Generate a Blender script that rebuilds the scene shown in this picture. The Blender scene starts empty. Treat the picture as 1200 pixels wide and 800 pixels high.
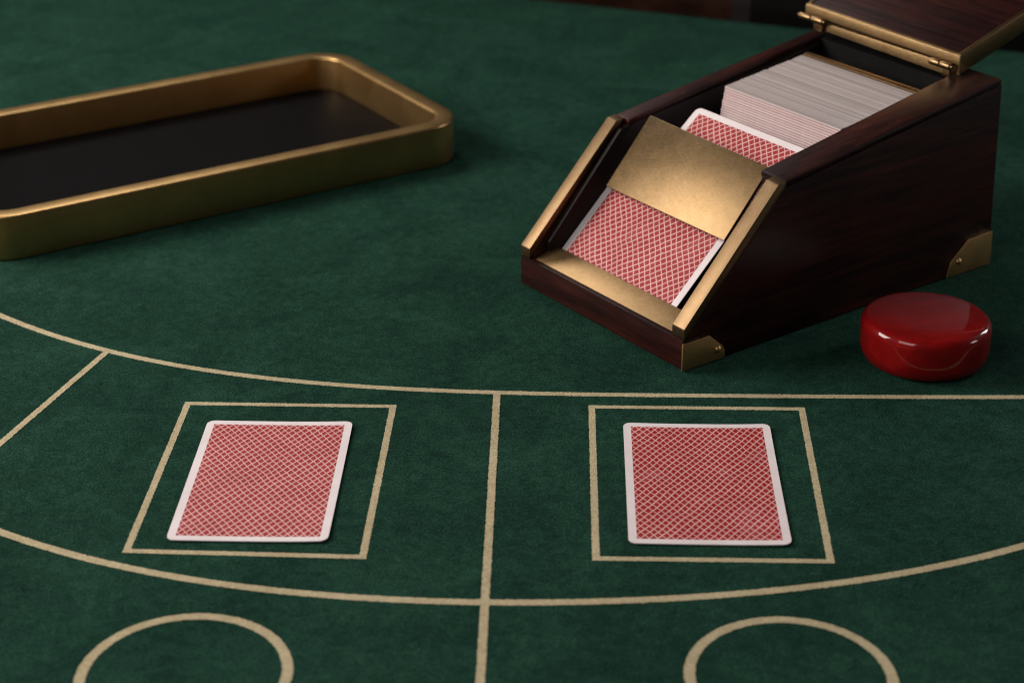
import bpy, bmesh, math, random
from mathutils import Vector, Matrix
random.seed(7)
scene = bpy.context.scene
COL = scene.collection
rad = math.radians

# ------------------------------------------------------------------ camera
CAM_H = 0.3952
cam_d = bpy.data.cameras.new('camera')
cam = bpy.data.objects.new('camera', cam_d)
COL.objects.link(cam)
cam.location = (0, 0, CAM_H)
cam.rotation_mode = 'YXZ'
PITCH, ROLL = 0.44996, -0.0021359
_R = Matrix.Rotation(math.pi / 2 - PITCH, 4, 'X') @ Matrix.Rotation(ROLL, 4, 'Z')
cam.rotation_mode = 'XYZ'
cam.rotation_euler = _R.to_euler()
cam_d.sensor_width = 36.0
cam_d.lens = 2260.87 / 1200 * 36.0
cam_d.clip_start = 0.02
cam_d.clip_end = 50
cam_d.dof.use_dof = True
cam_d.dof.focus_distance = 0.85
cam_d.dof.aperture_fstop = 11.0
cam_d.dof.aperture_blades = 0
scene.camera = cam

# ------------------------------------------------------------------ world + lamps + exposure
w = bpy.data.worlds.new('World')
scene.world = w
w.use_nodes = True
w.node_tree.nodes['Background'].inputs[0].default_value = (0.72, 0.66, 0.62, 1)
w.node_tree.nodes['Background'].inputs[1].default_value = 0.025


def area(name, loc, target, sx, sy, power, color):
    d = bpy.data.lights.new(name, 'AREA')
    d.shape = 'RECTANGLE'
    d.size, d.size_y = sx, sy
    d.energy = power
    d.color = color
    o = bpy.data.objects.new(name, d)
    COL.objects.link(o)
    o.location = loc
    o.rotation_euler = (Vector(target) - Vector(loc)).to_track_quat('-Z', 'Y').to_euler()
    return o


KEY = area('key_softbox', (-1.04, 0.93, 0.62), (0.0, 0.80, 0.0), 0.58, 0.58, 17.5, (1.0, 0.93, 0.87))
BACK = area('back_softbox', (-0.42, 1.80, 0.95), (0.08, 0.85, 0.0), 0.34, 0.34, 4.2, (1.0, 0.95, 0.90))
RIM = area('rim_softbox', (0.98, 1.32, 0.42), (0.19, 0.80, 0.02), 0.18, 0.34, 2.2, (0.98, 0.96, 1.0))
SIDE = area('side_softbox', (1.12, 0.66, 0.34), (0.15, 0.82, 0.03), 0.22, 0.22, 0.9, (1.0, 0.95, 0.92))
FILL = area('front_softbox', (-0.85, -0.18, 1.05), (-0.05, 0.72, 0.0), 0.8, 0.8, 8.2, (1.0, 0.94, 0.91))

scene.view_settings.view_transform = 'Standard'
scene.view_settings.look = 'None'
scene.view_settings.exposure = 0.0
scene.view_settings.gamma = 1.0
scene.view_settings.use_curve_mapping = False
scene.render.engine = 'CYCLES'
scene.cycles.use_denoising = True
scene.cycles.max_bounces = 8
scene.cycles.filter_width = 1.1


# ------------------------------------------------------------------ material helpers
def new_mat(name):
    m = bpy.data.materials.new(name)
    m.use_nodes = True
    nt = m.node_tree
    return m, nt, nt.nodes, nt.links, nt.nodes['Principled BSDF']


def noise(nt, coord, scale, detail=4, rough=0.55, dist=0.0):
    n = nt.nodes.new('ShaderNodeTexNoise')
    n.inputs['Scale'].default_value = scale
    n.inputs['Detail'].default_value = detail
    n.inputs['Roughness'].default_value = rough
    n.inputs['Distortion'].default_value = dist
    nt.links.new(coord, n.inputs['Vector'])
    return n.outputs['Fac']


def mapping(nt, coord, scale, loc=(0, 0, 0), rot=(0, 0, 0)):
    n = nt.nodes.new('ShaderNodeMapping')
    n.inputs['Scale'].default_value = scale
    n.inputs['Location'].default_value = loc
    n.inputs['Rotation'].default_value = rot
    nt.links.new(coord, n.inputs['Vector'])
    return n.outputs['Vector']


def ramp(nt, fac, stops):
    n = nt.nodes.new('ShaderNodeValToRGB')
    e = n.color_ramp.elements
    while len(e) < len(stops):
        e.new(0.5)
    for i, (p, c) in enumerate(stops):
        e[i].position = p
        e[i].color = (*c, 1) if len(c) == 3 else c
    nt.links.new(fac, n.inputs['Fac'])
    return n.outputs['Color']


def mth(nt, op, a, b=None, clamp=False):
    n = nt.nodes.new('ShaderNodeMath')
    n.operation = op
    n.use_clamp = clamp
    for i, v in enumerate((a, b)):
        if v is None:
            continue
        if isinstance(v, (int, float)):
            n.inputs[i].default_value = v
        else:
            nt.links.new(v, n.inputs[i])
    return n.outputs[0]


def mixc(nt, fac, a, b, mode='MIX'):
    n = nt.nodes.new('ShaderNodeMix')
    n.data_type = 'RGBA'
    n.blend_type = mode
    for s, v in (('Factor', fac), ('A', a), ('B', b)):
        i = [k for k in n.inputs if k.name == s and (k.type == 'VALUE' if s == 'Factor' else k.type == 'RGBA')][0]
        if isinstance(v, (int, float)):
            i.default_value = v
        elif isinstance(v, tuple):
            i.default_value = (*v, 1)
        else:
            nt.links.new(v, i)
    return [k for k in n.outputs if k.type == 'RGBA'][0]


def bump(nt, h, strength, dist, prev=None):
    n = nt.nodes.new('ShaderNodeBump')
    n.inputs['Strength'].default_value = strength
    n.inputs['Distance'].default_value = dist
    nt.links.new(h, n.inputs['Height'])
    if prev is not None:
        nt.links.new(prev, n.inputs['Normal'])
    return n.outputs['Normal']


def objcoord(nt):
    return nt.nodes.new('ShaderNodeTexCoord').outputs['Object']


def felt_material(name, dark, mid, light, contrast=1.0, dust=False):
    m, nt, N, L, B = new_mat(name)
    g = nt.nodes.new('ShaderNodeNewGeometry').outputs['Position']
    fine = noise(nt, g, 1100, 3, 0.75)
    fib = noise(nt, mapping(nt, g, (420, 1500, 900), rot=(0, 0, 0.5)), 1.0, 3, 0.6, 1.2)
    med = noise(nt, g, 170, 4, 0.6, 0.6)
    big = noise(nt, g, 22, 4, 0.6, 0.8)
    s = mth(nt, 'ADD', mth(nt, 'MULTIPLY', fine, 0.46), mth(nt, 'MULTIPLY', fib, 0.24))
    s = mth(nt, 'ADD', s, mth(nt, 'MULTIPLY', med, 0.15))
    s = mth(nt, 'ADD', s, mth(nt, 'MULTIPLY', big, 0.15))
    c = ramp(nt, s, [(0.5 - 0.072 / contrast, dark), (0.5, mid), (0.5 + 0.072 / contrast, light)])
    if dust:
        sp = noise(nt, g, 900, 2, 0.5)
        c = mixc(nt, mth(nt, 'MULTIPLY', mth(nt, 'GREATER_THAN', sp, 0.745), 0.35), c, (0.20, 0.22, 0.19))
    L.new(c, B.inputs['Base Color'])
    B.inputs['Roughness'].default_value = 0.95
    B.inputs['Specular IOR Level'].default_value = 0.06
    B.inputs['Sheen Weight'].default_value = 0.07
    B.inputs['Sheen Roughness'].default_value = 0.5
    B.inputs['Sheen Tint'].default_value = (*light, 1)
    n1 = bump(nt, fine, 0.7, 0.0006)
    n2 = bump(nt, fib, 0.5, 0.0005, n1)
    n3 = bump(nt, med, 0.35, 0.0012, n2)
    L.new(n3, B.inputs['Normal'])
    return m


M_FELT = felt_material('green_felt', (0.0030, 0.0168, 0.0105), (0.0078, 0.0345, 0.0222), (0.021, 0.067, 0.0445), 1.0, True)
M_LINE = felt_material('cream_print', (0.32, 0.26, 0.155), (0.43, 0.36, 0.225), (0.54, 0.46, 0.30), 0.8)


def brass_material(name, c0, c1, c2, rough=0.3, brush=(1, 1, 1), brush_scale=900, aniso=0.0, patina=0.5, bstr=0.12):
    m, nt, N, L, B = new_mat(name)
    o = objcoord(nt)
    cl = noise(nt, o, 38, 5, 0.62, 0.8)
    sm = noise(nt, o, 260, 4, 0.6)
    st = noise(nt, mapping(nt, o, brush), brush_scale, 3, 0.6)
    f = mth(nt, 'ADD', mth(nt, 'MULTIPLY', cl, 0.30), mth(nt, 'ADD', mth(nt, 'MULTIPLY', sm, 0.2), mth(nt, 'MULTIPLY', st, 0.50)))
    c = ramp(nt, f, [(0.33, c0), (0.5, c1), (0.67, c2)])
    L.new(c, B.inputs['Base Color'])
    B.inputs['Metallic'].default_value = 1.0
    r = mth(nt, 'ADD', mth(nt, 'MULTIPLY', cl, 0.16 * patina * 2), rough - 0.08)
    r = mth(nt, 'ADD', r, mth(nt, 'MULTIPLY', st, 0.10))
    L.new(r, B.inputs['Roughness'])
    if aniso:
        B.inputs['Anisotropic'].default_value = aniso
    L.new(bump(nt, st, bstr, 0.0002, bump(nt, cl, 0.012, 0.002)), B.inputs['Normal'])
    return m


M_BRASS_PLATE = brass_material('brushed_brass', (0.090, 0.058, 0.027), (0.132, 0.086, 0.042), (0.175, 0.117, 0.060), 0.33, (3.0, 0.45, 3.0), 900, 0.0, 0.4, 0.22)
M_BRASS = brass_material('aged_brass', (0.16, 0.10, 0.047), (0.215, 0.136, 0.067), (0.27, 0.176, 0.092), 0.31, (3, 3, 3), 800, 0.0, 0.5, 0.12)
M_BRACKET = brass_material('bracket_brass', (0.36, 0.225, 0.088), (0.47, 0.305, 0.13), (0.56, 0.385, 0.18), 0.46, (3, 3, 3), 800, 0.0, 0.4, 0.12)
M_RAIL_BRASS = brass_material('rail_brass', (0.13, 0.083, 0.042), (0.175, 0.113, 0.059), (0.22, 0.147, 0.08), 0.40, (2.0, 6.0, 2.0), 600, 0.0, 0.4, 0.15)
M_LIP_BRASS = brass_material('lip_brass', (0.30, 0.19, 0.087), (0.42, 0.272, 0.13), (0.52, 0.35, 0.18), 0.42, (3.0, 0.45, 3.0), 900, 0.0, 0.5, 0.22)
M_BRONZE = brass_material('tray_bronze', (0.40, 0.245, 0.095), (0.48, 0.30, 0.12), (0.56, 0.365, 0.155), 0.35, (3, 3, 3), 900, 0.0, 0.25, 0.04)


def wood_material(name, cols, rot=(0, 0, 0), scale=1.0, rough=0.40, coat=0.06, spec=0.25, stretch=(4, 60, 60)):
    m, nt, N, L, B = new_mat(name)
    o = objcoord(nt)
    v = mapping(nt, o, tuple(x * scale for x in stretch), rot=rot)
    a = noise(nt, v, 1.0, 6, 0.62, 1.6)
    b = noise(nt, mapping(nt, o, tuple(x * scale * 5 for x in stretch), rot=rot), 1.0, 3, 0.7, 0.3)
    big = noise(nt, o, 14, 3, 0.5, 0.5)
    f = mth(nt, 'ADD', mth(nt, 'MULTIPLY', a, 0.58), mth(nt, 'ADD', mth(nt, 'MULTIPLY', b, 0.2), mth(nt, 'MULTIPLY', big, 0.22)))
    c = ramp(nt, f, [(0.36, cols[0]), (0.47, cols[1]), (0.56, cols[2]), (0.68, cols[3])])
    pore = noise(nt, mapping(nt, o, tuple(x * scale * 14 for x in stretch), rot=rot), 1.0, 2, 0.6)
    c = mixc(nt, mth(nt, 'MULTIPLY', mth(nt, 'GREATER_THAN', pore, 0.63), 0.55), c, (0.004, 0.002, 0.0015))
    L.new(c, B.inputs['Base Color'])
    L.new(mth(nt, 'ADD', mth(nt, 'MULTIPLY', b, 0.2), rough - 0.08), B.inputs['Roughness'])
    B.inputs['Coat Weight'].default_value = coat
    B.inputs['Coat Roughness'].default_value = 0.2
    B.inputs['Specular IOR Level'].default_value = spec
    L.new(bump(nt, mth(nt, 'ADD', b, mth(nt, 'MULTIPLY', pore, -0.5)), 0.10, 0.0004), B.inputs['Normal'])
    return m


ROSE = [(0.006, 0.0014, 0.0013), (0.016, 0.0031, 0.0026), (0.034, 0.0062, 0.0042), (0.080, 0.0150, 0.0075)]
M_WOOD = wood_material('rosewood', ROSE, (0, 0, 0), 1.0)
M_WOOD_T = wood_material('rosewood_cross', ROSE, (0, 0, 0), 1.0, 0.38, 0.10, 0.3, (60, 4, 60))
M_RAIL_WOOD = wood_material('rail_mahogany', [(0.006, 0.0024, 0.0014), (0.012, 0.0042, 0.0024), (0.020, 0.007, 0.004), (0.032, 0.0115, 0.006)], (0, 0, 0), 0.5, 0.6, 0.0, 0.03)


def plain(name, c, rough=0.5, spec=0.5, metal=0.0, nscale=300, bstr=0.1, vary=0.25):
    m, nt, N, L, B = new_mat(name)
    o = objcoord(nt)
    n = noise(nt, o, nscale, 4, 0.6)
    n2 = noise(nt, o, nscale * 0.08, 3, 0.6)
    f = mth(nt, 'ADD', mth(nt, 'MULTIPLY', n, 0.5), mth(nt, 'MULTIPLY', n2, 0.5))
    lo = tuple(x * (1 - vary) for x in c)
    hi = tuple(x * (1 + vary) for x in c)
    L.new(ramp(nt, f, [(0.35, lo), (0.65, hi)]), B.inputs['Base Color'])
    L.new(mth(nt, 'ADD', mth(nt, 'MULTIPLY', f, 0.2), rough - 0.1), B.inputs['Roughness'])
    B.inputs['Specular IOR Level'].default_value = spec
    B.inputs['Metallic'].default_value = metal
    L.new(bump(nt, n, bstr, 0.0006), B.inputs['Normal'])
    return m


M_BLACK = plain('black_lacquer', (0.003, 0.0028, 0.0028), 0.5, 0.2)
M_LINER = plain('dark_liner', (0.010, 0.0065, 0.006), 0.55, 0.22)
M_LEATHER = plain('black_leather', (0.0030, 0.0028, 0.0032), 0.5, 0.03, 0, 700, 0.9)
M_BUMPER = plain('black_bumper_leather', (0.003, 0.0026, 0.0026), 0.6, 0.02, 0, 500, 0.3)
M_STEEL = plain('brushed_steel', (0.012, 0.009, 0.009), 0.7, 0.05, 0.0, 400, 0.1)


def button_material():
    m, nt, N, L, B = new_mat('red_enamel')
    o = objcoord(nt)
    a = noise(nt, o, 70, 5, 0.65, 1.0)
    b = noise(nt, mapping(nt, o, (40, 160, 160), rot=(0, 0, 0.6)), 1.0, 4, 0.6, 0.8)
    f = mth(nt, 'ADD', mth(nt, 'MULTIPLY', a, 0.5), mth(nt, 'MULTIPLY', b, 0.5))
    L.new(ramp(nt, f, [(0.35, (0.15, 0.0028, 0.0032)), (0.52, (0.20, 0.0038, 0.004)), (0.68, (0.25, 0.006, 0.0055))]), B.inputs['Base Color'])
    B.inputs['Roughness'].default_value = 0.4
    B.inputs['Specular IOR Level'].default_value = 0.05
    B.inputs['Coat Weight'].default_value = 1.0
    B.inputs['Coat IOR'].default_value = 1.42
    B.inputs['Coat Roughness'].default_value = 0.04
    cb = noise(nt, o, 200, 3, 0.6)
    L.new(bump(nt, cb, 0.03, 0.0006), B.inputs['Coat Normal'])
    L.new(bump(nt, a, 0.08, 0.0008), B.inputs['Normal'])
    return m


M_BUTTON = button_material()


def card_material(name, nu=17, nv=19, bu=0.052, bv=0.034):
    """card back: red diamond lattice, white lines and border, laid out in the card's own UV"""
    m, nt, N, L, B = new_mat(name)
    uv = nt.nodes.new('ShaderNodeTexCoord').outputs['UV']
    sep = nt.nodes.new('ShaderNodeSeparateXYZ')
    L.new(uv, sep.inputs[0])
    oi = nt.nodes.new('ShaderNodeObjectInfo').outputs['Random']
    va = nt.nodes.new('ShaderNodeVectorMath')
    va.operation = 'ADD'
    L.new(objcoord(nt), va.inputs[0])
    L.new(mth(nt, 'MULTIPLY', oi, 7.0), va.inputs[1])
    o = va.outputs[0]
    wob = mth(nt, 'MULTIPLY', mth(nt, 'SUBTRACT', noise(nt, o, 90, 2, 0.5), 0.5), 0.75)
    wob2 = mth(nt, 'MULTIPLY', mth(nt, 'SUBTRACT', noise(nt, mapping(nt, o, (1, 1, 1), (3, 5, 1)), 70, 2, 0.5), 0.5), 0.75)
    un = mth(nt, 'MULTIPLY', mth(nt, 'SUBTRACT', sep.outputs[0], bu), nu / (1 - 2 * bu))
    vn = mth(nt, 'MULTIPLY', mth(nt, 'SUBTRACT', sep.outputs[1], bv), nv / (1 - 2 * bv))
    masks = []
    for sg, wb, wd in ((1, wob, 0.075), (-1, wob2, 0.095)):
        q = mth(nt, 'ADD', un, mth(nt, 'MULTIPLY', vn, sg))
        q = mth(nt, 'ADD', q, wb)
        d = mth(nt, 'ABSOLUTE', mth(nt, 'SUBTRACT', mth(nt, 'FRACT', mth(nt, 'ADD', q, 200.0)), 0.5))
        k = nt.nodes.new('ShaderNodeMapRange')
        k.interpolation_type = 'SMOOTHSTEP'
        k.inputs['From Min'].default_value = wd - 0.05
        k.inputs['From Max'].default_value = wd + 0.05
        k.inputs['To Min'].default_value = 1.0
        k.inputs['To Max'].default_value = 0.0
        L.new(d, k.inputs['Value'])
        masks.append(k.outputs[0])
    line = mth(nt, 'MAXIMUM', masks[0], masks[1])
    worn = noise(nt, o, 60, 5, 0.65, 0.6)
    red = ramp(nt, worn, [(0.3, (0.26, 0.012, 0.011)), (0.55, (0.30, 0.016, 0.015)), (0.75, (0.34, 0.035, 0.032))])
    linec = ramp(nt, worn, [(0.3, (0.60, 0.33, 0.32)), (0.7, (0.74, 0.46, 0.45))])
    pat = mixc(nt, line, red, linec)
    # paler, pinker blotches over the print
    blotch = noise(nt, o, 45, 4, 0.7, 0.4)
    blotchm = ramp(nt, blotch, [(0.56, (0, 0, 0)), (0.75, (0.28, 0.28, 0.28))])
    pat = mixc(nt, blotchm, pat, (0.52, 0.20, 0.20))
    inu = mth(nt, 'LESS_THAN', mth(nt, 'ABSOLUTE', mth(nt, 'SUBTRACT', sep.outputs[0], 0.5)), 0.5 - bu)
    inv = mth(nt, 'LESS_THAN', mth(nt, 'ABSOLUTE', mth(nt, 'SUBTRACT', sep.outputs[1], 0.5)), 0.5 - bv)
    inside = mth(nt, 'MULTIPLY', inu, inv)
    wht = ramp(nt, worn, [(0.3, (0.66, 0.58, 0.585)), (0.7, (0.75, 0.68, 0.685))])
    c = mixc(nt, inside, wht, pat)
    L.new(c, B.inputs['Base Color'])
    B.inputs['Roughness'].default_value = 0.5
    B.inputs['Specular IOR Level'].default_value = 0.2
    lin = noise(nt, o, 2200, 2, 0.5)
    L.new(bump(nt, lin, 0.12, 0.0002), B.inputs['Normal'])
    return m


M_CARD = card_material('card_back_print')


def stock_material():
    """cut edges and white borders of the packed cards; each card a little different"""
    m, nt, N, L, B = new_mat('card_stock')
    oi = nt.nodes.new('ShaderNodeObjectInfo').outputs['Random']
    o = objcoord(nt)
    n = noise(nt, mapping(nt, o, (60, 400, 400)), 1.0, 4, 0.6)
    c = ramp(nt, oi, [(0.0, (0.62, 0.56, 0.55)), (0.35, (0.70, 0.64, 0.63)), (0.8, (0.76, 0.70, 0.70)), (1.0, (0.70, 0.58, 0.58))])
    c = mixc(nt, mth(nt, 'MULTIPLY', n, 0.35), c, (0.36, 0.31, 0.30))
    L.new(c, B.inputs['Base Color'])
    B.inputs['Roughness'].default_value = 0.7
    B.inputs['Specular IOR Level'].default_value = 0.25
    return m


M_STOCK = stock_material()


def cut_shade_material():
    m, nt, N, L, B = new_mat('shaded_card_edge')  # greyer copy of the card stock: shade on the block's top put into the colour
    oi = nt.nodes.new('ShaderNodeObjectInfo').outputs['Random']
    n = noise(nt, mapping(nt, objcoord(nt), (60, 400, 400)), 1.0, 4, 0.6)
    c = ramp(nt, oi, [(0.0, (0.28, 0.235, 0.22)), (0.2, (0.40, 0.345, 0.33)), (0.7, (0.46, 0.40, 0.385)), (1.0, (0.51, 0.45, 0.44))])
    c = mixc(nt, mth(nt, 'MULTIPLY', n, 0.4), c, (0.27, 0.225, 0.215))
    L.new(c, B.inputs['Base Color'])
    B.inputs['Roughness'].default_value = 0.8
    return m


M_CUT_SHADE = cut_shade_material()

def edge_print():
    m, nt, N, L, B = new_mat('red_print_edge')
    oi = nt.nodes.new('ShaderNodeObjectInfo').outputs['Random']
    L.new(ramp(nt, oi, [(0.0, (0.28, 0.05, 0.05)), (0.6, (0.50, 0.26, 0.26)), (1.0, (0.30, 0.16, 0.16))]), B.inputs['Base Color'])
    B.inputs['Roughness'].default_value = 0.7
    return m
M_REDEDGE = edge_print()


# ------------------------------------------------------------------ object helpers
def link(name, mesh, mat, parent=None, loc=None):
    o = bpy.data.objects.new(name, mesh)
    COL.objects.link(o)
    for mm in (mat if isinstance(mat, (list, tuple)) else [mat]):
        mesh.materials.append(mm)
    if parent is not None:
        o.parent = parent
    if loc is not None:
        o.location = loc
    return o


def finish(bm, name, mat, parent=None, loc=None, smooth=False, bevel=0.0, seg=2, angle=30):
    bmesh.ops.remove_doubles(bm, verts=bm.verts, dist=1e-6)
    bmesh.ops.recalc_face_normals(bm, faces=bm.faces)
    if bevel:
        ed = [e for e in bm.edges if len(e.link_faces) == 2 and e.calc_face_angle(0) > rad(angle)]
        bmesh.ops.bevel(bm, geom=ed, offset=bevel, segments=seg, profile=0.6, affect='EDGES', clamp_overlap=True)
    me = bpy.data.meshes.new(name)
    bm.to_mesh(me)
    bm.free()
    if smooth or bevel:
        for p in me.polygons:
            p.use_smooth = True
        me.set_sharp_from_angle(angle=rad(38))
    return link(name, me, mat, parent, loc)


def prism_pts(bm, A, Bv):
    """closed solid between two matching loops of 3-D points"""
    va = [bm.verts.new(p) for p in A]
    vb = [bm.verts.new(p) for p in Bv]
    n = len(A)
    bm.faces.new(va)
    bm.faces.new(list(reversed(vb)))
    for i in range(n):
        j = (i + 1) % n
        bm.faces.new((va[i], vb[i], vb[j], va[j]))


def side_prism(poly, t0, t1):
    """poly in (s, z), swept across the width t"""
    bm = bmesh.new()
    prism_pts(bm, [(s, t0, z) for s, z in poly], [(s, t1, z) for s, z in poly])
    return bm


def box_bm(x0, x1, y0, y1, z0, z1, bm=None):
    bm = bm or bmesh.new()
    P = [(x0, y0), (x1, y0), (x1, y1), (x0, y1)]
    prism_pts(bm, [(x, y, z0) for x, y in P], [(x, y, z1) for x, y in P])
    return bm


def thing(name, label, cat, loc=(0, 0, 0), rz=0.0, group=None):
    o = bpy.data.objects.new(name, None)
    o.empty_display_size = 0.02
    COL.objects.link(o)
    o.location = loc
    o.rotation_euler = (0, 0, rz)
    tag(o, label, cat, group)
    return o


def tag(o, label, cat, group=None):
    o['label'] = label
    o['category'] = cat
    if group:
        o['group'] = group


# ------------------------------------------------------------------ table: felt, printed lines, rail
RD = Vector((0.1369, -0.0554, 0)).normalized()          # direction of the far table edge
RN = Vector((-RD.y, RD.x, 0))                           # away from the felt
RP = Vector((0.0384, 1.3938, 0))


def rail_pt(u, v, z):
    p = RP + RD * u + RN * v
    return (p.x, p.y, z)


bm = bmesh.new()
e0, e1 = rail_pt(-1.5, 0.03, 0), rail_pt(1.3, 0.03, 0)
loop = [(-1.35, 0.20), (1.24, 0.20), (e1[0], e1[1]), (e0[0], e0[1])]
prism_pts(bm, [(x, y, 0.0) for x, y in loop], [(x, y, -0.03) for x, y in loop])
table = finish(bm, 'table_top', M_FELT)
table['kind'] = 'structure'


def strip(name, pts, width, z, closed=False, jag=0.00012):
    """a printed line: ribbon along a polyline in the table plane, edges a little uneven like ink on felt"""
    P = [Vector((x, y)) for x, y in pts]
    # resample finely
    Q = []
    n = len(P)
    for i in range(n if closed else n - 1):
        a, b = P[i], P[(i + 1) % n]
        k = max(1, int((b - a).length / 0.0005))
        for j in range(k):
            Q.append((a.lerp(b, j / k)))
    if not closed:
        Q.append(P[-1])
    n = len(Q)
    bm = bmesh.new()
    rows = []
    for i in range(n):
        a = Q[(i - 1) % n] if closed or i > 0 else Q[i]
        b = Q[(i + 1) % n] if closed or i < n - 1 else Q[i]
        t = (b - a).normalized()
        nrm = Vector((-t.y, t.x))
        wl = width / 2 + random.gauss(0, jag)
        wr = width / 2 + random.gauss(0, jag)
        p, q = Q[i] + nrm * wl, Q[i] - nrm * wr
        rows.append((bm.verts.new((p.x, p.y, z)), bm.verts.new((q.x, q.y, z))))
    for i in range(n if closed else n - 1):
        a, b = rows[i], rows[(i + 1) % n]
        bm.faces.new((a[0], a[1], b[1], b[0]))
    return finish(bm, name, M_LINE, table)


def poly(c, x):
    r = 0
    for k in c:
        r = r * x + k
    return r


def arc_points(c, x0, x1, xa, xb):
    pts = []
    for i in range(121):
        x = xa + (xb - xa) * i / 120
        xc = min(max(x, x0), x1)
        y = poly(c, xc)
        s = (poly(c, xc + 1e-4) - poly(c, xc - 1e-4)) / 2e-4
        pts.append((x, y + s * (x - xc)))
    return pts


OUTER = [1.78998, 3.424537, -2.014473, 0.423964, -0.0594138, 0.7653225]
INNER = [5.965434, -0.406367, 0.8871, -0.0091269, 0.5975168]
strip('arc_line', arc_points(OUTER, -0.2484, 0.2273, -0.36, 0.42), 0.0036, 0.00012)
strip('arc_line', arc_points(INNER, -0.2005, 0.1975, -0.36, 0.36), 0.0038, 0.00012)
strip('divider_line', [(-0.0067, 0.7672), (-0.0088, 0.6621), (-0.0112, 0.549), (-0.0130, 0.46)], 0.0032, 0.00022)
strip('divider_line', [(-0.1886, 0.8087), (-0.2176, 0.7193), (-0.2700, 0.5577)], 0.0032, 0.00022)


def box_line(name, corners, width, z):
    P = [Vector(c) for c in corners]
    cen = sum(P, Vector((0, 0))) / 4
    bm = bmesh.new()
    inn = []
    for i in range(4):
        a, b, c = P[i - 1], P[i], P[(i + 1) % 4]
        d1, d2 = (a - b).normalized(), (c - b).normalized()
        inn.append(b + (d1 + d2) * (width / abs(d1.x * d2.y - d1.y * d2.x)))
    for i in range(4):
        j = (i + 1) % 4
        n = 260
        rows = []
        for k in range(n + 1):
            p = P[i].lerp(P[j], k / n)
            q = inn[i].lerp(inn[j], k / n)
            d = (P[j] - P[i]).normalized()
            nr = Vector((-d.y, d.x))
            e = 0 if k in (0, n) else 1
            p = p + nr * random.gauss(0, 0.00011) * e
            q = q + nr * random.gauss(0, 0.00011) * e
            rows.append((bm.verts.new((p.x, p.y, z)), bm.verts.new((q.x, q.y, z))))
        for k in range(n):
            a, b = rows[k], rows[k + 1]
            bm.faces.new((a[0], a[1], b[1], b[0]))
    return finish(bm, name, M_LINE, table)


box_line('card_box', [(-0.1447, 0.7574), (-0.0509, 0.7541), (-0.0559, 0.6275), (-0.1500, 0.6324)], 0.0029, 0.00012)
box_line('card_box', [(0.0336, 0.7533), (0.1286, 0.7508), (0.1226, 0.6237), (0.0304, 0.6262)], 0.0029, 0.00012)
for cx, cy, r in ((-0.1141, 0.5531, 0.0378), (0.0963, 0.5510, 0.0370)):
    strip('betting_circle', [(cx + (r - 0.0020) * math.cos(a * math.pi / 60), cy + (r - 0.0020) * math.sin(a * math.pi / 60)) for a in range(120)],
          0.0039, 0.00012, True)


def rail_piece(name, u0, u1, prof, mat, nu=8):
    bm = bmesh.new()
    rings = []
    for i in range(nu + 1):
        u = u0 + (u1 - u0) * i / nu
        rings.append([bm.verts.new(rail_pt(u, v, z)) for v, z in prof])
    n = len(prof)
    for i in range(nu):
        for k in range(n):
            bm.faces.new((rings[i][k], rings[i][(k + 1) % n], rings[i + 1][(k + 1) % n], rings[i + 1][k]))
    bm.faces.new(rings[0])
    bm.faces.new(list(reversed(rings[-1])))
    return finish(bm, name, mat, table, smooth=True)


def round_prof(w_, h_, r, z0=-0.03):
    P = [(0, z0), (0, h_ - r)]
    for k in range(1, 7):
        a = math.pi - k * math.pi / 2 / 6
        P.append((r + r * math.cos(a), h_ - r + r * math.sin(a)))
    for k in range(0, 7):
        a = math.pi / 2 - k * math.pi / 2 / 6
        P.append((w_ - r + r * math.cos(a), h_ - r + r * math.sin(a)))
    P.append((w_, z0))
    return P


rail_piece('wooden_rail', -1.5, 0.128, round_prof(0.12, 0.020, 0.012), M_RAIL_WOOD)
rail_piece('rail_band', 0.128, 0.142, round_prof(0.121, 0.0215, 0.012), M_STEEL)
rail_piece('leather_bumper', 0.142, 1.3, round_prof(0.13, 0.024, 0.016), M_BUMPER)


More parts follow.
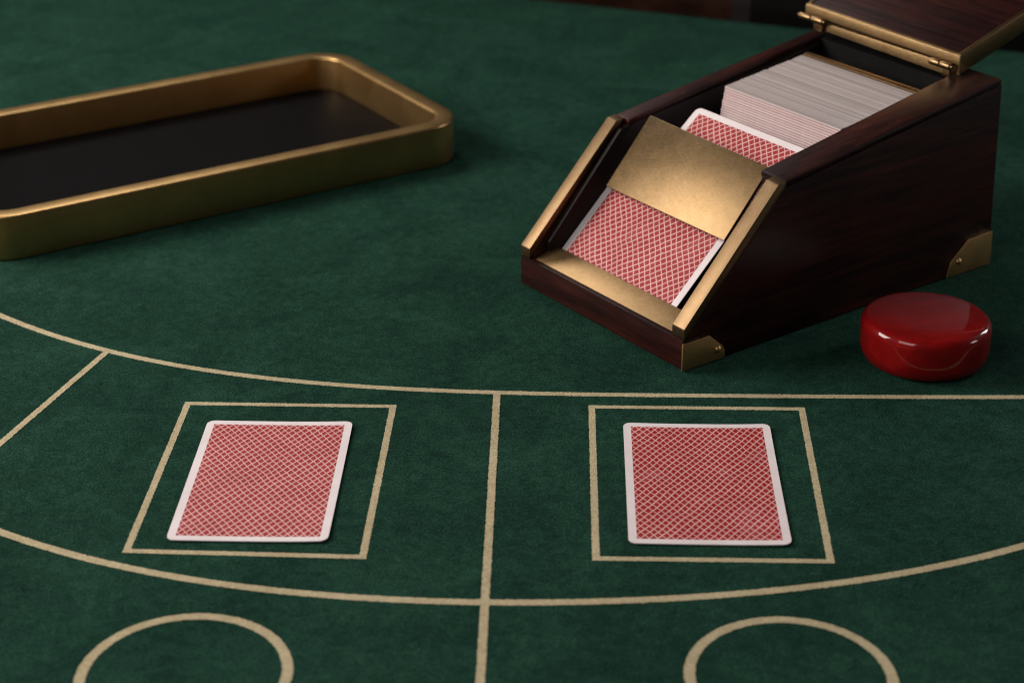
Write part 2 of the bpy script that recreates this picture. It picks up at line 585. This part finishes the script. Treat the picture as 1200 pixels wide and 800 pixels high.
# ------------------------------------------------------------------ playing cards
def card_mesh(name, wd, ln, th, r, bow=0.0, nx=16, ny=12, lift=(0, 0, 0, 0)):
    xs = []
    for k in range(5):
        xs.append(-wd / 2 + r * (1 - math.cos(k * math.pi / 2 / 4)))
    xs += [-wd / 2 + r + (wd - 2 * r) * k / nx for k in range(1, nx)]
    xs += [-x for x in reversed(xs[:5])]
    bm = bmesh.new()
    uvl = bm.loops.layers.uv.new('UVMap')

    def zf(x, y):
        u, v = x / (wd / 2), y / (ln / 2)
        z = bow * (u * u * 0.6 + v * v * 0.4)
        z += lift[0] * max(0, u) ** 3 * max(0, v) ** 3 + lift[1] * max(0, -u) ** 3 * max(0, v) ** 3
        z += lift[2] * max(0, -u) ** 3 * max(0, -v) ** 3 + lift[3] * max(0, u) ** 3 * max(0, -v) ** 3
        return z
    top, bot = [], []
    for x in xs:
        dx = max(0, abs(x) - (wd / 2 - r))
        hh = ln / 2 - r + math.sqrt(max(0, r * r - dx * dx))
        col_t, col_b = [], []
        for j in range(ny + 1):
            y = -hh + 2 * hh * j / ny
            col_t.append(bm.verts.new((x, y, zf(x, y) + th)))
            col_b.append(bm.verts.new((x, y, zf(x, y))))
        top.append(col_t)
        bot.append(col_b)
    faces = []
    n = len(xs)
    for i in range(n - 1):
        for j in range(ny):
            faces.append(bm.faces.new((top[i][j], top[i + 1][j], top[i + 1][j + 1], top[i][j + 1])))
            bm.faces.new((bot[i][j], bot[i][j + 1], bot[i + 1][j + 1], bot[i + 1][j])).material_index = 1
        for j, fl in ((0, 1), (ny, 0)):
            q = (top[i][j], bot[i][j], bot[i + 1][j], top[i + 1][j])
            bm.faces.new(q if fl else tuple(reversed(q))).material_index = 1
    for i, fl in ((0, 0), (n - 1, 1)):
        for j in range(ny):
            q = (top[i][j], bot[i][j], bot[i][j + 1], top[i][j + 1])
            bm.faces.new(q if fl else tuple(reversed(q))).material_index = 1
    for f in bm.faces:
        for lp in f.loops:
            lp[uvl].uv = (lp.vert.co.x / wd + 0.5, lp.vert.co.y / ln + 0.5)
    me = bpy.data.meshes.new(name)
    bm.to_mesh(me)
    bm.free()
    for p in me.polygons:
        p.use_smooth = p.material_index == 0
    me.set_sharp_from_angle(angle=rad(30))
    return me


def place_card(mesh, loc, rz, label, group):
    o = link('playing_card', mesh, [M_CARD, M_STOCK])
    o.location = loc
    o.rotation_euler = (0, 0, rz)
    tag(o, label, 'playing card', group)
    return o


G_FLAT = 'cards dealt face down on the felt'
place_card(card_mesh('playing_card', 0.063, 0.098, 0.0004, 0.0034, 0.0003, lift=(0.0004, 0.0, 0, 0.0005)), (-0.10168, 0.6885, 0.0003), -0.0276,
           'red-backed playing card face down inside the left printed box, below the brass tray', G_FLAT)
place_card(card_mesh('playing_card', 0.063, 0.098, 0.0004, 0.0034, 0.0003, lift=(0.0005, 0.0002, 0, 0.0004)), (0.0779, 0.6853, 0.0003), -0.0307,
           'red-backed playing card face down inside the right printed box, below the wooden card shoe', G_FLAT)

# ------------------------------------------------------------------ brass tray
tray = thing('tray', 'shallow brushed bronze tray with rounded corners and a black leather bottom', 'tray', (-0.2496, 0.9186, 0), rad(32.4))


def rrect(x0, x1, y0, y1, r, n=14):
    P = []
    for cx, cy, a0 in ((x1 - r, y0 + r, -90), (x1 - r, y1 - r, 0), (x0 + r, y1 - r, 90), (x0 + r, y0 + r, 180)):
        for k in range(n + 1):
            a = rad(a0 + 90 * k / n)
            P.append((cx + r * math.cos(a), cy + r * math.sin(a)))
    return P


def loft(bm, rings, close_loop=True, caps=(False, False)):
    V = [[bm.verts.new(p) for p in R] for R in rings]
    n = len(V[0])
    for i in range(len(V) - 1):
        for k in range(n):
            j = (k + 1) % n
            bm.faces.new((V[i][k], V[i][j], V[i + 1][j], V[i + 1][k]))
    if close_loop:
        for k in range(n):
            j = (k + 1) % n
            bm.faces.new((V[-1][k], V[-1][j], V[0][j], V[0][k]))
    if caps[0]:
        bm.faces.new(list(reversed(V[0])))
    if caps[1]:
        bm.faces.new(V[-1])


TX0, TX1, TY0, TY1, TH, TR, TW = -0.027, 0.2672, 0.0, 0.1665, 0.0245, 0.0265, 0.0106
rings = []
ce = 0.0011
prof = [(0.0008, 0.0), (0.0, 0.0010), (0.0, TH - ce)]
for k in range(1, 5):
    a = math.pi / 2 * k / 4
    prof.append((ce - ce * math.cos(a), TH - ce + ce * math.sin(a)))
for k in range(0, 5):
    a = math.pi / 2 * (1 - k / 4)
    prof.append((TW - ce + ce * math.cos(a), TH - ce + ce * math.sin(a)))
prof += [(TW + 0.0005, 0.0025), (TW + 0.0005, 0.0)]
for inset, z in prof:
    rings.append([(x, y, z) for x, y in rrect(TX0 + inset, TX1 - inset, TY0 + inset, TY1 - inset, TR - inset)])
bm = bmesh.new()
loft(bm, rings, True)
finish(bm, 'tray_frame', M_BRONZE, tray, smooth=True)
bm = bmesh.new()
ins = TW + 0.0008
R0 = [(x, y) for x, y in rrect(TX0 + ins, TX1 - ins, TY0 + ins, TY1 - ins, TR - ins)]
loft(bm, [[(x, y, 0.0006) for x, y in R0], [(x, y, 0.0042) for x, y in R0]], False, (True, True))
finish(bm, 'leather_bottom', M_LEATHER, tray)

# ------------------------------------------------------------------ red button
bt = thing('dealer_button', 'glossy dark red round button lying beside the wooden shoe', 'button', (0.1900, 0.8004, 0), 0.3)
RB, HB = 0.0298, 0.0216
pr = [(0.0, 0.0), (0.0250, 0.0), (0.0263, 0.0005), (0.0280, 0.0022), (0.0292, 0.0052), (RB, 0.0092), (RB - 0.0001, 0.0162)]
for k in range(1, 9):
    a = math.pi / 2 * k / 8
    pr.append((0.0260 + 0.0037 * math.cos(a), 0.0168 + (HB - 0.0168 - 0.0004) * math.sin(a)))
pr += [(0.0240, HB - 0.0001), (0.014, HB), (0.006, HB + 0.00005), (0.0, HB + 0.00005)]
bm = bmesh.new()
NS = 72
prev = None
for r, z in pr:
    if r == 0:
        cur = [bm.verts.new((0, 0, z))]
    else:
        cur = [bm.verts.new((r * math.cos(2 * math.pi * k / NS), r * math.sin(2 * math.pi * k / NS), z)) for k in range(NS)]
    if prev:
        for k in range(NS):
            j = (k + 1) % NS
            if len(prev) == 1:
                bm.faces.new((prev[0], cur[j], cur[k]))
            elif len(cur) == 1:
                bm.faces.new((prev[k], prev[j], cur[0]))
            else:
                bm.faces.new((prev[k], prev[j], cur[j], cur[k]))
    prev = cur
b = finish(bm, 'button_body', M_BUTTON, bt)
for p in b.data.polygons:
    p.use_smooth = True

# ------------------------------------------------------------------ wooden card shoe (local: x = s towards the back, y = t across, z up)
W = 0.1231
SHOE_O = Vector((0.0773, 0.7859, 0.0))
SHOE_A = rad(36.31)
shoe = thing('card_shoe', 'dark rosewood card shoe with brass rails, sloping brass face plate and open hinged lid', 'card shoe', SHOE_O, SHOE_A)

ZR, ZL = 0.0, -0.0022        # small height difference between the two sides


def ztop(s):
    return 0.0785 + 0.1438 * (s - 0.054)


# front board and base
finish(box_bm(0.0, 0.0105, 0.0, W, 0.0008, 0.0157), 'front_board', M_WOOD_T, shoe, bevel=0.0006)
finish(box_bm(0.0108, 0.2030, 0.0022, W - 0.0022, 0.0010, 0.0080), 'base_board', M_BLACK, shoe)


def wall_poly(dz=0.0, cap=0.0032):
    return [(0.0107, 0.0006), (0.2073, 0.0006), (0.2024, 0.0998 + dz - cap), (0.0588, 0.0791 + dz - cap),
            (0.0588, 0.0764 + dz), (0.0024, 0.0166), (0.0024, 0.0161), (0.0107, 0.0161)]


finish(side_prism(wall_poly(0.0), 0.0, 0.0080), 'side_wall', M_WOOD, shoe, bevel=0.0005)
finish(side_prism(wall_poly(ZL), W - 0.0078, W - 0.0004), 'side_wall', M_WOOD, shoe, bevel=0.0005)


def cap_bm(tin0, tin1, tout, dz, s0=0.0592, s1=0.2022, th=0.0030):
    bm = bmesh.new()
    lo = [(s0, tout, ztop(s0) + dz - th), (s1, tout, ztop(s1) + dz - th), (s1, tin1, ztop(s1) + dz - th), (s0, tin0, ztop(s0) + dz - th)]
    hi = [(x, y, z + th) for x, y, z in lo]
    prism_pts(bm, lo, hi)
    return bm


finish(cap_bm(0.0172, 0.0238, 0.0, 0.0, th=0.0030), 'wall_cap', M_WOOD, shoe, bevel=0.0010)
finish(cap_bm(W - 0.0108, W - 0.0072, W, ZL), 'wall_cap', M_WOOD, shoe, bevel=0.0010)


def rail_poly(dz=0.0):
    return [(0.0002, 0.0159), (0.0002, 0.0212), (0.0538, 0.0787 + dz), (0.0588, 0.0796 + dz), (0.0588, 0.0766 + dz), (0.0012, 0.0159)]


finish(side_prism(rail_poly(0.0), -0.0004, 0.0080), 'slope_rail', M_RAIL_BRASS, shoe, bevel=0.0005)
finish(side_prism(rail_poly(ZL), W - 0.0072, W), 'slope_rail', M_RAIL_BRASS, shoe, bevel=0.0005)

# frame of the slope: u along it, d inwards from it
SL = math.atan2(0.0613, 0.0539)
HB0 = 0.0156


def slope_pt(u, d, t):
    return (u * math.cos(SL) + d * math.sin(SL), t, HB0 + u * math.sin(SL) - d * math.cos(SL))


finish(side_prism([(0.0600, 0.0650), (0.0660, 0.0650), (0.0660, 0.0771), (0.0600, 0.0762)], 0.0081, 0.0170), 'wall_block', M_WOOD, shoe, bevel=0.0004)

# black liners behind the walls
lin = []
lin_top = [(0.0100, 0.0235), (0.0545, 0.0730), (0.0660, 0.0752), (0.190, 0.0920)]
finish(side_prism([(0.0112, 0.0085)] + lin_top + [(0.190, 0.0085)], W - 0.0106, W - 0.0080), 'inner_liner', M_LINER, shoe, bevel=0.0004)
linr = [slope_pt(0.004, 0.0115, 0)[::2], slope_pt(0.0815, 0.0115, 0)[::2], (0.0700, 0.0700), (0.190, 0.0880)]
finish(side_prism([(0.0180, 0.0085)] + linr + [(0.190, 0.0085)], 0.0083, 0.0168), 'inner_liner', M_BLACK, shoe, bevel=0.0004)

# back panel, brass hinge strip
finish(side_prism([(0.1920, 0.0085), (0.2060, 0.0085), (0.2026, 0.0955), (0.1920, 0.0945)], 0.0084, W - 0.0084), 'back_panel', M_BLACK, shoe)
bm = bmesh.new()
prism_pts(bm, [(0.1905, 0.0240, 0.0972), (0.1995, 0.0240, 0.0980), (0.1995, 0.0240, 0.1030), (0.1905, 0.0240, 0.1032)],
          [(0.1905, W - 0.0078, 0.0994), (0.1995, W - 0.0078, 0.0998), (0.1995, W - 0.0078, 0.1034), (0.1905, W - 0.0078, 0.1036)])
finish(bm, 'hinge_strip', M_LIP_BRASS, shoe, bevel=0.0004)

# brass lip at the mouth
TL_, dS, dZ = rad(17), 0.0140 * math.cos(rad(17)), 0.0140 * math.sin(rad(17))
x0, _, z0 = slope_pt(0.0016, 0.0018, 0)
bm = bmesh.new()
th_ = 0.0014
lo = [(x0, 0.0086, z0), (x0, W - 0.0084, z0), (x0 + dS, W - 0.0084, z0 + dZ), (x0 + dS, 0.0086, z0 + dZ)]
prism_pts(bm, [(x, y, z - th_) for x, y, z in lo], lo)
finish(bm, 'mouth_lip', M_LIP_BRASS, shoe, bevel=0.0004)

# brass face plate
PD, PT = 0.0090, 0.0016
quad = [(0.0512, 0.0196), (0.0512, 0.1068), (0.0928, 0.1068), (0.0912, 0.0196)]
bm = bmesh.new()
prism_pts(bm, [slope_pt(u, PD + PT, t) for u, t in quad], [slope_pt(u, PD, t) for u, t in quad])
finish(bm, 'face_plate', M_BRASS_PLATE, shoe, bevel=0.00045)

# corner brackets with rivets
def bracket(poly, t0, t1, rivet, rt):
    br = finish(side_prism(poly, t0, t1), 'corner_bracket', M_BRACKET, shoe, bevel=0.0004)
    bm = bmesh.new()
    rr = [(0.0017, 0.0), (0.0015, 0.0005), (0.0010, 0.0010), (0.0004, 0.00125)]
    prev = None
    sg = -1 if rt < 0.05 else 1
    for r, h in rr:
        cur = [bm.verts.new((rivet[0] + r * math.cos(k * math.pi / 8), rt + sg * h, rivet[1] + r * math.sin(k * math.pi / 8))) for k in range(16)]
        if prev:
            for k in range(16):
                bm.faces.new((prev[k], prev[(k + 1) % 16], cur[(k + 1) % 16], cur[k]))
        prev = cur
    bm.faces.new(prev)
    finish(bm, 'rivet', M_BRACKET, br, smooth=True)


FB = [(-0.0006, 0.0004), (0.0256, 0.0004), (0.0252, 0.0045), (0.0238, 0.0068), (0.0155, 0.0142), (-0.0006, 0.0142)]
BB = [(0.1752, 0.0004), (0.2079, 0.0004), (0.2069, 0.0185), (0.1887, 0.0182), (0.1772, 0.0086)]
for t0, t1, rt in ((-0.0010, -0.0001, -0.0010),):
    bracket(FB, t0, t1, (0.0209, 0.0058), rt)
    bracket(BB, t0, t1, (0.1830, 0.0078), rt)

# follower behind the deck
bm = side_prism([(0.1695, 0.0880), (0.1728, 0.0884), (0.1728, 0.0932), (0.1695, 0.0926)], 0.0175, 0.1045)
finish(bm, 'follower_bar', M_BRASS, shoe, bevel=0.0005)
finish(side_prism([(0.1700, 0.0090), (0.1726, 0.0090), (0.1726, 0.0878), (0.1700, 0.0876)], 0.0180, 0.1105), 'follower_plate', M_BLACK, shoe)

# lid, tilted back on two hinges
LT = rad(17)
LX0, LT0, LT1, LLEN = 0.1906, 0.0180, 0.1262, 0.125
lid = bpy.data.objects.new('lid', None)


def lid_pt(x, t, h):
    """x back from the hinge edge, h up from the lid's underside"""
    lift = 0.0015 * (t - LT0) / (LT1 - LT0)
    return (LX0 + x * math.cos(LT) - (h - 0.006) * math.sin(LT) * 0.0, t, 0.1024 + lift + x * math.sin(LT) + h)


def lid_box(x0, x1, t0, t1, h0, h1):
    bm = bmesh.new()
    A = [lid_pt(x0, t0, h0), lid_pt(x1, t0, h0), lid_pt(x1, t1, h0), lid_pt(x0, t1, h0)]
    Bp = [lid_pt(x0, t0, h1), lid_pt(x1, t0, h1), lid_pt(x1, t1, h1), lid_pt(x0, t1, h1)]
    prism_pts(bm, A, Bp)
    return bm


lid_o = finish(lid_box(0.0026, LLEN, LT0 + 0.0022, LT1 - 0.0022, 0.0006, 0.0062), 'lid', M_WOOD_T, shoe, bevel=0.0004)
bpy.data.objects.remove(lid)
finish(lid_box(0.0, 0.0024, LT0, LT1, 0.0014, 0.0067), 'front_edging', M_LIP_BRASS, lid_o, bevel=0.0010)
finish(lid_box(0.0004, LLEN, LT0 - 0.0002, LT0 + 0.0020, -0.0036, 0.0070), 'side_edging', M_BRASS, lid_o, bevel=0.0004)
finish(lid_box(0.0026, LLEN, LT1 - 0.0020, LT1, -0.0004, 0.0068), 'side_edging', M_BRASS, lid_o, bevel=0.0004)


def cyl_t(bm, s, z, t0, t1, r, n=18, dz=0.0):
    prism_pts(bm, [(s + r * math.cos(2 * math.pi * k / n), t0, z + r * math.sin(2 * math.pi * k / n)) for k in range(n)],
              [(s + r * math.cos(2 * math.pi * k / n), t1, z + dz + r * math.sin(2 * math.pi * k / n)) for k in range(n)])


for ta, tb, zz in ((0.0212, 0.0343, 0.1030), (0.1098, 0.1270, 0.1048)):
    hg = bmesh.new()
    mid = (ta + tb) / 2
    cyl_t(hg, 0.1882, zz, ta, mid - 0.0003, 0.0018)
    cyl_t(hg, 0.1882, zz, mid + 0.0003, tb, 0.0018)
    ho = finish(hg, 'hinge', M_BRASS, shoe, bevel=0.0003)
    pin = bmesh.new()
    cyl_t(pin, 0.1882, zz, ta - 0.0012, tb + 0.0012, 0.0010, 12)
    finish(pin, 'hinge_pin', M_BRASS, ho, bevel=0.0002)
    leaf = box_bm(0.1884, 0.1902, ta + 0.0008, mid - 0.0012, zz - 0.0058, zz - 0.0008)
    finish(leaf, 'hinge_leaf', M_BRASS, ho, bevel=0.0003)

# ------------------------------------------------------------------ cards in the shoe
SM = Matrix.Translation(SHOE_O) @ Matrix.Rotation(SHOE_A, 4, 'Z')


def shoe_card(mesh, mats, origin, along, across, label, group):
    """mesh x runs along 'across', mesh y along 'along' (shoe coordinates)"""
    X = Vector(across).normalized()
    Y = Vector(along).normalized()
    Z = X.cross(Y)
    M3 = Matrix((X, Y, Z)).transposed().to_4x4()
    M3.translation = Vector(origin)
    o = bpy.data.objects.new('playing_card', mesh)
    COL.objects.link(o)
    o.matrix_world = SM @ M3
    tag(o, label, 'playing card', group)
    return o


M_CARD_L = card_material('card_back_print_shoe', 19, 12, 0.044, 0.055)
wide = card_mesh('playing_card_wide', 0.0870, 0.0580, 0.0004, 0.0034)
wide.materials.append(M_CARD_L)
wide.materials.append(M_STOCK)


def leaning(u0, d0, u1, d1, tc, tilt, label):
    a, b_ = Vector(slope_pt(u0, d0, tc)), Vector(slope_pt(u1, d1, tc))
    mid = (a + b_) / 2
    return shoe_card(wide, None, mid, b_ - a, Vector((0, -1, 0)) + Vector((0, 0, tilt)), label, 'red-backed cards in the shoe mouth')


leaning(0.0105, 0.0112, 0.0680, 0.0170, 0.0683, 0, 'red-backed card showing between the brass face plate and the brass lip of the shoe')
leaning(0.0535, 0.0190, 0.1100, 0.0285, 0.0570, 0, 'red-backed card leaning above the brass face plate, in front of the white card block')

DW = 0.0815
M_PINK = plain('pink_card_border', (0.46, 0.28, 0.27), 0.7, 0.2, 0, 500, 0.05, 0.2)


def packed(th, face, edge):
    bm = box_bm(-DW / 2, DW / 2, -0.058, 0.0, 0.0, th)
    bm.normal_update()
    bmesh.ops.recalc_face_normals(bm, faces=bm.faces)
    me = bpy.data.meshes.new('packed_card')
    bm.to_mesh(me)
    bm.free()
    me.materials.append(face)
    me.materials.append(edge)
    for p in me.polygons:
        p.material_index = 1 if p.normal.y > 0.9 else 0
    return me


front_me = [packed(0.00030, M_STOCK, M_REDEDGE), packed(0.00030, M_PINK, M_REDEDGE)]
deck_me = [packed(t, M_CUT_SHADE, M_CUT_SHADE) for t in (0.00052, 0.00060, 0.00068)]
tiltd = rad(89)
AL = Vector((math.cos(tiltd), 0, math.sin(tiltd)))
L_DECK = 'white-edged playing card packed upright in the block of cards inside the wooden shoe'
N1, N2 = 25, 64
for i in range(N1 + N2):
    if i < N1:
        f = i / N1
        s_, z_, k = 0.1108 + 0.0028 * f, 0.0716 + 0.0156 * f + random.gauss(0, 0.00006), 0.0
        me = front_me[i % 2]
    else:
        f = (i - N1) / (N2 - 1)
        s_, z_, k = 0.1142 + 0.0542 * f + random.gauss(0, 0.00005), 0.0869 + 0.0052 * f + random.gauss(0, 0.00008), f
        if random.random() < 0.05:
            z_ -= 0.0004
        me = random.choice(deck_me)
    tc = 0.0203 + 0.0022 * k + DW / 2 + random.gauss(0, 0.00012)
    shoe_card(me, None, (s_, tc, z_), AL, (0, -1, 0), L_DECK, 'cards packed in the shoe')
